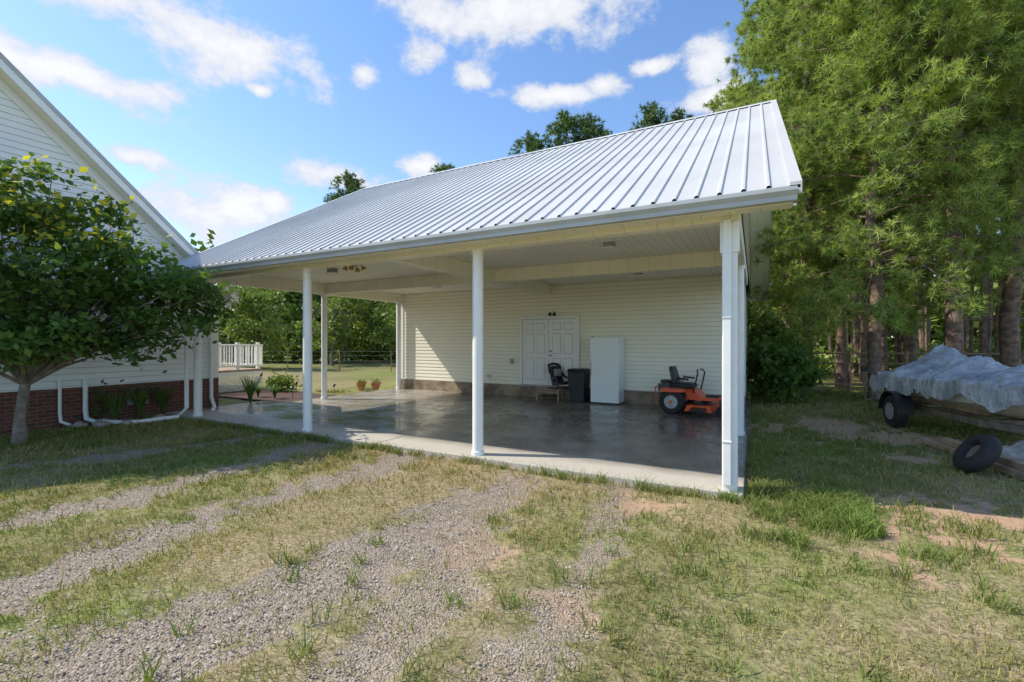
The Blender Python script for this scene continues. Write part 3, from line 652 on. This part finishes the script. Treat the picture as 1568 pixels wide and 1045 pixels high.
def place_pine(name,data,loc,rz,sc=1):
    tm,nm=data; e=empty(name,(loc[0],loc[1],0),rz); e.scale=(sc,sc,sc)
    a=bpy.data.objects.new('trunk_and_branches',tm); link(a,e); b_=bpy.data.objects.new('needles',nm); link(b_,e)
def mk(*a,**k):
    mbp,nm=pine(*a,**k); o_=mbp.obj('tmp',None,smooth=True); tm=o_.data; bpy.data.objects.remove(o_); return (tm,nm)
pA=mk('pineA',15,3.9,3.7,20,8,6,30,.25,.028,3,M_need,.20,6,cs=.24)
pC=mk('pineC',19,7.2,3.8,18,8,6,30,.25,.028,13,M_need,.24,5,cs=.24)
for (lx,dd,rz,sc) in ((10.5,13.2,0,.92),(10.6,16.4,2.1,1.0),(12.6,17.5,5.2,1.0)):
    place_pine('pine_tree',pA,site(lx,dd),rz,sc)
for (lx,dd,rz,sc) in ((12.3,12.7,.4,.92),(14.9,13.6,2.4,.95),(15.2,17.5,4.2,1.0),(18.5,17.0,1.0,1.0),(17.0,21,3.1,1.0),(21.5,20.0,2.6,1.05),(13.3,22,0.2,1.05)):
    place_pine('pine_tree',pC,site(lx,dd),rz,sc)
pB=mk('pineB',21,8,3.6,16,6,4,14,.42,.08,8,M_needD,.2,5,cs=.3)
for (lx,dd,rz,sc) in ((5.2,42,0,1.06),(7.3,43,1.3,1.06),(12.3,41,2,1.06),(14.9,42,3,1.06),(20.5,40,4,1.14),(-6.5,44,5,.88),(-14.8,42,1,.80),(2.1,45,.6,1.03),(22,36,.3,.95),(25,34,2.6,1.05),(30,33,1.2,1)):
    place_pine('tall_pine_tree',pB,site(lx,dd),rz,sc)
r=np.random.default_rng(31); Cs=[];Rn=[];Sz=[]
mbw=MB()
def treeline(pts,zt,nc,nl,cr,size,zb=0.0,dep=3,br=0.0):
    P=np.array(pts,float); n=nc; t=r.random(n)*(len(P)-1); i=t.astype(int); f=(t-i)[:,None]
    c=P[i]*(1-f)+P[np.minimum(i+1,len(P)-1)]*f
    bay=(vnoise(c[:,0],c[:,0]*0,.32,8)-.5)*dep*1.4
    c=c+np.stack([r.normal(size=n)*.6,r.random(n)*dep*.6+bay],1)
    X_=CA*(c[:,0]-2.508)-SA*(c[:,1]-5.257); Y_=SA*(c[:,0]-2.508)+CA*(c[:,1]-5.257)
    top=zt*(.55+.65*vnoise(c[:,0],c[:,0]*0,.33,3)); Z=zb+(top-zb)*r.random(n)**.9
    cc=np.stack([X_,Y_,Z],1); off=r.normal(size=(n,nl,3))*cr*np.array([1,1,.7]); C=(cc[:,None]+off).reshape(-1,3)
    C[:,2]=np.abs(C[:,2]); Cs.append(C); Rn.append(np.clip(br+np.repeat(r.random(n),nl)*.7+.3*r.random(n*nl),0,1)); Sz.append(size*(.6+.8*r.random(n*nl)))
treeline([(-42,37),(-26,36),(-16,36),(-6,38),(6,40)],7.8,900,40,.5,.30,.2,5,.1)
treeline([(-60,44),(-20,48),(10,52)],10,700,26,.9,.65,0,6)
treeline([(12,30),(24,30),(40,28),(60,24)],7,600,34,.8,.34,.2,8)
treeline([(18,46),(40,44),(80,38)],15,600,26,1.1,.7,0,8)
treeline([(9.5,20.5),(14,23),(22,21),(30,19)],1.8,200,45,.42,.16,.2,3,.15)
C=np.concatenate(Cs);rn=np.concatenate(Rn);sz=np.concatenate(Sz)
link(bpy.data.objects.new('distant_woods_foliage',leafmesh('woods',C,sz,M_leafB,rn,1.4,6,.3)))
rr=random.Random(4)
for i in range(170):
    lx=rr.uniform(13,50) ; dd=rr.uniform(17,34)
    if lx/dd<.62: continue
    X_,Y_=site(lx,dd); h=rr.uniform(10,18); q=rr.uniform(.06,.15); mbw.tube([(X_,Y_,0),(X_+rr.uniform(-.3,.3),Y_+rr.uniform(-.3,.3),h*.5),(X_+rr.uniform(-.6,.6),Y_,h)],[q,q*.75,q*.3],M_bark,7,False)
for i in range(36):
    lx=rr.uniform(-30,5); X_,Y_=site(lx,rr.uniform(36,40)); h=rr.uniform(5,7); q=rr.uniform(.08,.2); mbw.tube([(X_,Y_,0),(X_+rr.uniform(-.3,.3),Y_,h)],[q,q*.3],M_bark2,7,False)
mbw.obj('distant_woods_trunks',None,smooth=True)
def decid(name,loc,H,R,seed,mat,nc=90,size=.13):
    r=np.random.default_rng(seed); e=empty(name,(loc[0],loc[1],0)); rr=random.Random(seed)
    parts=[crown(nc//3,60,(rr.uniform(-.4,.4)*R,rr.uniform(-.4,.4)*R,H*q),(R*s,R*s,H*.24),.30,size,r,.3) for q,s in ((.35,.9),(.58,1.0),(.8,.65))]
    C=np.concatenate([c[0] for c in parts]);rn=np.concatenate([c[1] for c in parts]);sz=np.concatenate([c[2] for c in parts]);cc=np.concatenate([c[3] for c in parts])
    link(bpy.data.objects.new('leaves',leafmesh(name,C,sz,mat,np.clip(rn+.12,0,1),1.6,seed,.3)),e)
    mb=MB(); mb.tube([(0,0,0),(.05,0,H*.3),(0,.1,H*.7)],[.14,.10,.04],M_bark2,8)
    for i in range(26):
        t=Vector(cc[rr.randrange(len(cc))]); b0=Vector((.03,0,min(t.z*.6,H*.6))); mb.tube([b0,b0.lerp(t,.5)+Vector((0,0,.2)),t],[.05,.03,.008],M_bark2,5)
    mb.obj('trunk',e,smooth=True)
for i,(lx,dd,H,R) in enumerate(((-16.2,29,5.5,2.4),(-12.6,32,6.2,2.3),(-8.0,33,6.5,2.2),(-21.5,30,5.6,2.4))): decid('deciduous_tree',site(lx,dd),H,R,70+i,M_leafB)
def shrub(name,loc,rad,h,nc,size,seed,mat):
    r=np.random.default_rng(seed); e=empty(name,(loc[0],loc[1],0))
    C,rn,sz,cc=crown(nc,50,(0,0,h*.5),(rad,rad,h*.5),.16,size,r,.3); C[:,2]=np.abs(C[:,2])
    link(bpy.data.objects.new('leaves',leafmesh(name,C,sz,mat,rn,1.6,seed)),e)
    mb=MB()
    for i in range(12):
        a=random.uniform(0,6.28); mb.tube([(0,0,0),(math.cos(a)*rad*.3,math.sin(a)*rad*.3,h*.4),(math.cos(a)*rad*.7,math.sin(a)*rad*.7,h*.8)],[.025,.018,.006],M_bark2,5)
    mb.obj('stems',e)
shrub('shrub',site(7.6,12.9),.85,1.9,75,.10,41,M_leafA)
shrub('shrub',site(8.5,14.6),.9,2.6,80,.11,42,M_leafB)
shrub('shrub',site(8.6,17.5),1.0,4.0,90,.13,43,M_leafB)
shrub('shrub',site(-7.9,15.6),.35,.5,16,.07,44,M_leafB)
shrub('shrub',site(-9.2,10.0),.45,.8,22,.07,45,M_leafA)
def strap(loc,n,h,seed):
    r=np.random.default_rng(seed); a=r.random(n)*6.28; L=h*(.6+.5*r.random(n)); V=[];F=[];k=0
    for i in range(n):
        dx,dy=math.cos(a[i]),math.sin(a[i]); w=.014
        for t,(o_,z_) in enumerate(((0,0),(.2,.55),(.5,.85),(.9,.8))):
            V+= [(dx*o_*L[i]*.7-dy*w*(1-t/4),dy*o_*L[i]*.7+dx*w*(1-t/4),z_*L[i]),(dx*o_*L[i]*.7+dy*w*(1-t/4),dy*o_*L[i]*.7-dx*w*(1-t/4),z_*L[i])]
        for t in range(3): F.append((k+2*t,k+2*t+1,k+2*t+3,k+2*t+2))
        k+=8
    me=np_mesh('daylily_leaves',np.array(V),np.array(F),M_leafA,{'rnd':np.repeat(r.random(n),8)})
    o=bpy.data.objects.new('daylily_plant',me); o.location=(loc[0],loc[1],0); link(o)
for i,(px,py) in enumerate(((-11.9,-.7),(-12.0,-.2),(-11.75,-1.2),(-12.0,1.9),(-12.4,2.9),(-13.2,2.9),(-12.15,6.1),(-11.72,6.35))): strap((px,py),70,.85 if i<4 else .45,60+i)
def rock(loc,s,seed,name='rock'):
    bm=bmesh.new(); bmesh.ops.create_icosphere(bm,subdivisions=3,radius=1)
    for v in bm.verts:
        q=v.co.copy(); v.co*= 1+.35*mn.noise(q*1.3+Vector((seed,0,0)))+.12*mn.noise(q*4)
        v.co=Vector((v.co.x*s[0],v.co.y*s[1],v.co.z*s[2]))
    me=bpy.data.meshes.new(name); bm.to_mesh(me); bm.free(); me.materials.append(M_stone); o=bpy.data.objects.new(name,me); o.location=loc; link(o)
for i,(px,py) in enumerate(((-11.6,-1.5),(-11.85,-1.75),(-11.4,-1.15),(-11.95,-1.35),(-11.5,-.5))): rock((px,py,.03),(.17,.12,.08),i)
for i,(lx,dd) in enumerate(((7.05,6.35),(6.85,6.6),(7.35,6.6),(7.2,6.1))): 
    q=site(lx,dd); rock((q[0],q[1],.1),(.28,.2,.18),20+i)
for (px,py) in ((-12.0,3.2),(-13.3,4.3),(-11.5,4.3)):
    e=empty('solar_path_light',(px,py,0)); mb=MB(); mb.tube([(0,0,0),(0,0,.3)],.008,M_black,8); mb.lathe((0,0,.3),(0,0,1),[(0,.02),(.05,.04),(.06,.07),(.08,.05),(.09,.01)],M_black,14); mb.obj('lamp',e)
# ------------------------------------------------------------------ fences
f1=empty('pipe_rail_fence'); mb=MB()
P0,P1=(9.6,15.6),(24,14.4)
for i in range(9):
    t=i/8; X_,Y_=site(P0[0]+(P1[0]-P0[0])*t,P0[1]+(P1[1]-P0[1])*t); mb.tube([(X_,Y_,0),(X_,Y_,1.42)],.055,M_rust,10)
a=site(*P0);b_=site(*P1)
for zz in (1.35,1.0,.65,.3): mb.tube([(a[0],a[1],zz),((a[0]+b_[0])/2,(a[1]+b_[1])/2,zz-.03),(b_[0],b_[1],zz)],.028,M_rust,8)
mb.obj('rails_and_posts',f1)
f2=empty('wire_fence'); mb=MB()
for i in range(12):
    X_,Y_=site(-22+i*3.0,26.5); mb.tube([(X_,Y_,0),(X_,Y_,1.2)],.03,M_rust,7)
a=site(-24,26.5);b_=site(12,26.5)
for zz in (.3,.6,.9,1.15): mb.tube([(a[0],a[1],zz),(b_[0],b_[1],zz)],.003,M_galv,5)
mb.obj('posts_and_wire',f2)
# ------------------------------------------------------------------ boat on trailer
S0=site(9.05,10.0);S1=site(8.05,6.6); an=math.atan2(S1[1]-S0[1],S1[0]-S0[0])
bt=empty('covered_boat_on_trailer',(S0[0],S0[1],-.04),an); bt.scale=(1.08,1.08,1.10)
L=4.2
M_hull=pmat('hull_gelcoat',(.74,.72,.62),.3,var=.08,dirt=((.36,.30,.2),.5),vs=3)
m,nt,b=newmat('tarp'); M_tarp=m
f=smooth(nt,noise(nt,2.2,5,.6),.3,.7); o=mix(nt,f,(.27,.28,.30),(.55,.555,.56)); nt.links.new(o,b.inputs['Base Color']); b.inputs['Roughness'].default_value=.42
bump(nt,b,noise(nt,7,5,.65),1,.09)
def hw(t): return .82*(1-max(0,(t-.45)/.55)**2.3*.93)
mb=MB(); NS=24; vs=[];fs=[]
for i in range(NS+1):
    t=i/NS; w=hw(t); x=t*L; gz=.93+.12*t*t; kz=.47+.42*max(0,(t-.55)/.45)**2; cz=kz+.16+.1*t
    sec=[(-w,gz),(-w*.97,gz-.07),(-w*.86,cz),(-w*.5,kz+.08),(0,kz),(w*.5,kz+.08),(w*.86,cz),(w*.97,gz-.07),(w,gz)]
    vs+=[(x+(.12*(z_-kz) if t>.9 else 0),y_,z_) for y_,z_ in sec]
k=9
for i in range(NS):
    for j in range(k-1): fs.append((i*k+j,i*k+j+1,(i+1)*k+j+1,(i+1)*k+j))
fs.append(tuple(range(k))); fs.append(tuple(NS*k+j for j in range(k-1,-1,-1)))
mb.add(vs,fs,M_hull); mb.obj('hull',bt,smooth=True)
mb=MB()
for s in (-1,1): mb.tube([(t/20*L,s*(hw(t/20)+.012),.92+.12*(t/20)**2) for t in range(21)],.022,M_black,6)
mb.obj('rub_rail',bt)
NT,NW=150,80; vs=[];fs=[]
def ridged(v): return 1-abs(mn.noise(v))*2
for i in range(NT+1):
    t=-.03+ i/NT*.97; x=t*L; w=hw(max(t,0))+.05
    hh=.10+.50*math.exp(-((t-.13)/.075)**2)+.30*math.exp(-((t-.34)/.12)**2)+.20*math.exp(-((t-.66)/.15)**2)
    gz=.96+.12*t*t
    for j in range(NW+1):
        s=-1+2*j/NW; e=abs(s)
        if e>.78:
            q=(e-.78)/.22; y_=math.copysign(w+.03*q,s); z_=gz-q*(.28+.25*mn.noise(Vector((x*2.0,s*2,1)))+.06*math.sin(x*7))
        else:
            q=e/.78; y_=s/.78*w; z_=gz+hh*(1-q**1.1)*(1-.22*math.sin(q*3.1))
        fold=.06*mn.noise(Vector((x*3.2,y_*2.2,z_*2)))+.06*(ridged(Vector((x*4+y_*2,y_*2,5)))-.6)+.035*(ridged(Vector((x*9,y_*6,9)))-.6)+.015*(ridged(Vector((x*20+y_*6,y_*14,2)))-.6)
        vs.append((x+fold*.4,y_+math.copysign(max(fold,-.03),s)*.7,z_+fold))
for i in range(NT):
    for j in range(NW): fs.append((i*(NW+1)+j,i*(NW+1)+j+1,(i+1)*(NW+1)+j+1,(i+1)*(NW+1)+j))
mb=MB(); mb.add(vs,fs,M_tarp); o=mb.obj('tarp_cover',bt); o.data.polygons.foreach_set('use_smooth',[True]*len(fs))
mb=MB()
for s in (-1,1):
    mb.hexa([(-.15,s*.55-.04,.36),(2.6,s*.55-.04,.36),(2.6,s*.55+.04,.36),(-.15,s*.55+.04,.36),(-.15,s*.55-.04,.46),(2.6,s*.55-.04,.46),(2.6,s*.55+.04,.46),(-.15,s*.55+.04,.46)],M_trail)
    mb.hexa([(2.6,s*.55-.04,.36),(4.4,-.04 if s<0 else .0,.36),(4.4,0 if s<0 else .04,.36),(2.6,s*.55+.04,.36),(2.6,s*.55-.04,.46),(4.4,-.04 if s<0 else .0,.46),(4.4,0 if s<0 else .04,.46),(2.6,s*.55+.04,.46)],M_trail)
    mb.box(.1,2.4,s*.38-.05,s*.38+.05,.50,.56,M_wood)
    mb.lathe((.95,s*.92-.1,.33),(0,1,0),[(0,.16),(0,.26),(.03,.29),(.17,.29),(.2,.26),(.2,.16)],M_rub,26); mb.lathe((.95,s*.92-.108,.33),(0,1,0),[(0,.07),(0,.155),(.02,.155),(.196,.155),(.216,.155),(.216,.07)],M_galv,20)
    pts=[(.95+math.cos(a_)*.37,s*.92,.32+math.sin(a_)*.37) for a_ in [math.pi*k_/8 for k_ in range(9)]]
    for (p,q) in zip(pts[:-1],pts[1:]): mb.hexa([(p[0],s*.92-.13,p[2]),(q[0],s*.92-.13,q[2]),(q[0],s*.92+.13,q[2]),(p[0],s*.92+.13,p[2]),(p[0]*1.0,s*.92-.13,p[2]+.012),(q[0],s*.92-.13,q[2]+.012),(q[0],s*.92+.13,q[2]+.012),(p[0],s*.92+.13,p[2]+.012)],M_black)
    mb.tube([(-.1,s*.55,.42),(-.1,s*1.0,.42),(-.1,s*1.02,1.0)],.022,M_trail,8); mb.box(-.13,-.07,s*1.02-.06,s*1.02+.06,1.0,1.1,M_black)
for xx in (-.1,1.2,2.5): mb.box(xx-.04,xx+.04,-.505,.505,.355,.455,M_trail)
mb.box(.91,.99,-.82,.82,.27,.34,M_trail)
mb.box(4.3,5.6,-.05,.05,.35,.45,M_trail); mb.lathe((5.5,.12,.04),(0,0,1),[(0,.05),(.02,.03),(.5,.03)],M_steel,10)
mb.box(4.22,4.32,-.05,.05,.452,1.1,M_orange); mb.box(4.1,4.4,-.09,.09,1.1,1.2,M_orange)
mb.hexa([(-.35,-.06,.45),(-.15,-.06,.45),(-.15,.06,.45),(-.35,.06,.45),(-.3,-.09,1.1),(-.02,-.09,1.1),(-.02,.09,1.1),(-.3,.09,1.1)],M_black)
mb.obj('trailer',bt,.008,True)
q=site(6.2,6.1); sp=empty('spare_tyre',(q[0],q[1],.25)); mb=MB()
mb.lathe((0,0,0),(-.80,-.12,.58),[(-.09,.15),(-.09,.22),(-.07,.27),(-.03,.30),(.03,.30),(.07,.27),(.09,.22),(.09,.15),(.06,.13),(-.06,.13)],M_rub,30); mb.lathe((0,0,0),(-.80,-.12,.58),[(-.03,.04),(-.02,.135),(.02,.135),(.03,.04)],M_trail,20); mb.obj('tyre',sp,0,True)
mb=MB(); q=site(6.9,6.9)
ld=empty('lumber_pile',(q[0],q[1],0),an); mb.box(-1,1.3,-.15,-.01,.0,.09,M_wood); mb.box(-.8,1.5,.01,.15,.0,.09,M_wood); mb.box(-.6,1.4,-.08,.06,.092,.18,M_wood); mb.obj('boards',ld,.005)
# ------------------------------------------------------------------ world
w=bpy.data.worlds.new('World'); scene.world=w; w.use_nodes=True; nt=w.node_tree; bg=nt.nodes['Background']
Ld=Vector((.88,.36,-1)).normalized(); sd=-Ld
sky=nt.nodes.new('ShaderNodeTexSky'); sky.sky_type='NISHITA'; sky.sun_disc=False; sky.sun_elevation=math.asin(sd.z); sky.sun_rotation=math.atan2(sd.x,sd.y)
sky.air_density=1.0; sky.dust_density=.4; sky.ozone_density=1.5
tc=nt.nodes.new('ShaderNodeTexCoord'); D=tc.outputs['Generated']
sx=nt.nodes.new('ShaderNodeSeparateXYZ'); nt.links.new(D,sx.inputs[0])
az=math_(nt,'ARCTAN2',sx.outputs[1],sx.outputs[0])
hl=math_(nt,'SQRT',math_(nt,'ADD',math_(nt,'MULTIPLY',sx.outputs[0],sx.outputs[0]),math_(nt,'MULTIPLY',sx.outputs[1],sx.outputs[1])))
te=math_(nt,'DIVIDE',sx.outputs[2],math_(nt,'ADD',hl,.001))
B0=math.radians(117.97)
cxy=nt.nodes.new('ShaderNodeCombineXYZ'); nt.links.new(az,cxy.inputs[0]); nt.links.new(te,cxy.inputs[1])
CL=[(-33,.545,.17,.06),(-46,.42,.18,.03),(-42,.57,.18,.05),(1,.72,.26,.065),(-11.6,.61,.05,.035),(-5.6,.57,.045,.028),(5.4,.535,.11,.022),(11.4,.55,.05,.03),(-18,.553,.03,.025),(-29,.48,.025,.014),(23,.555,.05,.05),(17,.575,.06,.02),(23.5,.485,.08,.03),(-21,.335,.09,.026),(-11.6,.375,.05,.02),(-32,.24,.12,.05),(-40,.31,.05,.02),(-27.5,.26,.04,.03),(80,.4,.3,.08),(-90,.5,.4,.10),(140,.5,.4,.08)]
acc=None
for a,t,wd,h in CL:
    c0=B0-math.radians(a)
    while c0>math.pi: c0-=2*math.pi
    while c0<-math.pi: c0+=2*math.pi
    vm=nt.nodes.new('ShaderNodeVectorMath'); vm.operation='MULTIPLY_ADD'; nt.links.new(cxy.outputs[0],vm.inputs[0]); sx1=1/(wd*1.2); sy1=1/(h*1.35)
    vm.inputs[1].default_value=(sx1,sy1,0); vm.inputs[2].default_value=(-c0*sx1,-t*sy1,0)
    vl=nt.nodes.new('ShaderNodeVectorMath'); vl.operation='LENGTH'; nt.links.new(vm.outputs[0],vl.inputs[0]); q=vl.outputs['Value']
    acc=q if acc is None else math_(nt,'MINIMUM',acc,q)
acc=math_(nt,'SUBTRACT',1.05,acc)
mp=nt.nodes.new('ShaderNodeMapping'); mp.inputs['Scale'].default_value=(1,1,1.5); nt.links.new(D,mp.inputs[0])
nz=noise(nt,11,5,.64,mp.outputs[0])
dens=math_(nt,'ADD',acc,math_(nt,'MULTIPLY',math_(nt,'SUBTRACT',nz,.5),2.4))
cm=smooth(nt,dens,.0,.6)
body=smooth(nt,dens,.2,1.1)
cc=mix(nt,body,(4.9,5.2,5.9),(6.8,6.75,6.75))
hz=smooth(nt,te,.75,.1)
tint=mix(nt,hz,(1.25,1.48,1.72),(1.38,1.50,1.62))
sk=mix(nt,1,sky.outputs[0],tint,'MULTIPLY')
final=mix(nt,math_(nt,'MULTIPLY',cm,.93),sk,cc)
nt.links.new(final,bg.inputs[0]); bg.inputs[1].default_value=.15
sun=bpy.data.lights.new('sun','SUN'); sun.energy=5.0; sun.angle=math.radians(.5); sun.color=(1,.93,.80)
so=bpy.data.objects.new('sun',sun); so.rotation_euler=Ld.to_track_quat('-Z','Y').to_euler(); so.location=(-20,-10,25); link(so)
# ------------------------------------------------------------------ camera
cam=bpy.data.cameras.new('camera'); cam.lens=16.07; cam.sensor_width=36; cam.clip_end=2000; cam.clip_start=.05
co=bpy.data.objects.new('camera',cam); px,py=site(0,0); co.location=(px,py,1.75); co.rotation_euler=(math.radians(90),0,math.radians(28.0)); link(co); scene.camera=co
scene.view_settings.view_transform='Standard'; scene.view_settings.look='None'; scene.view_settings.exposure=0
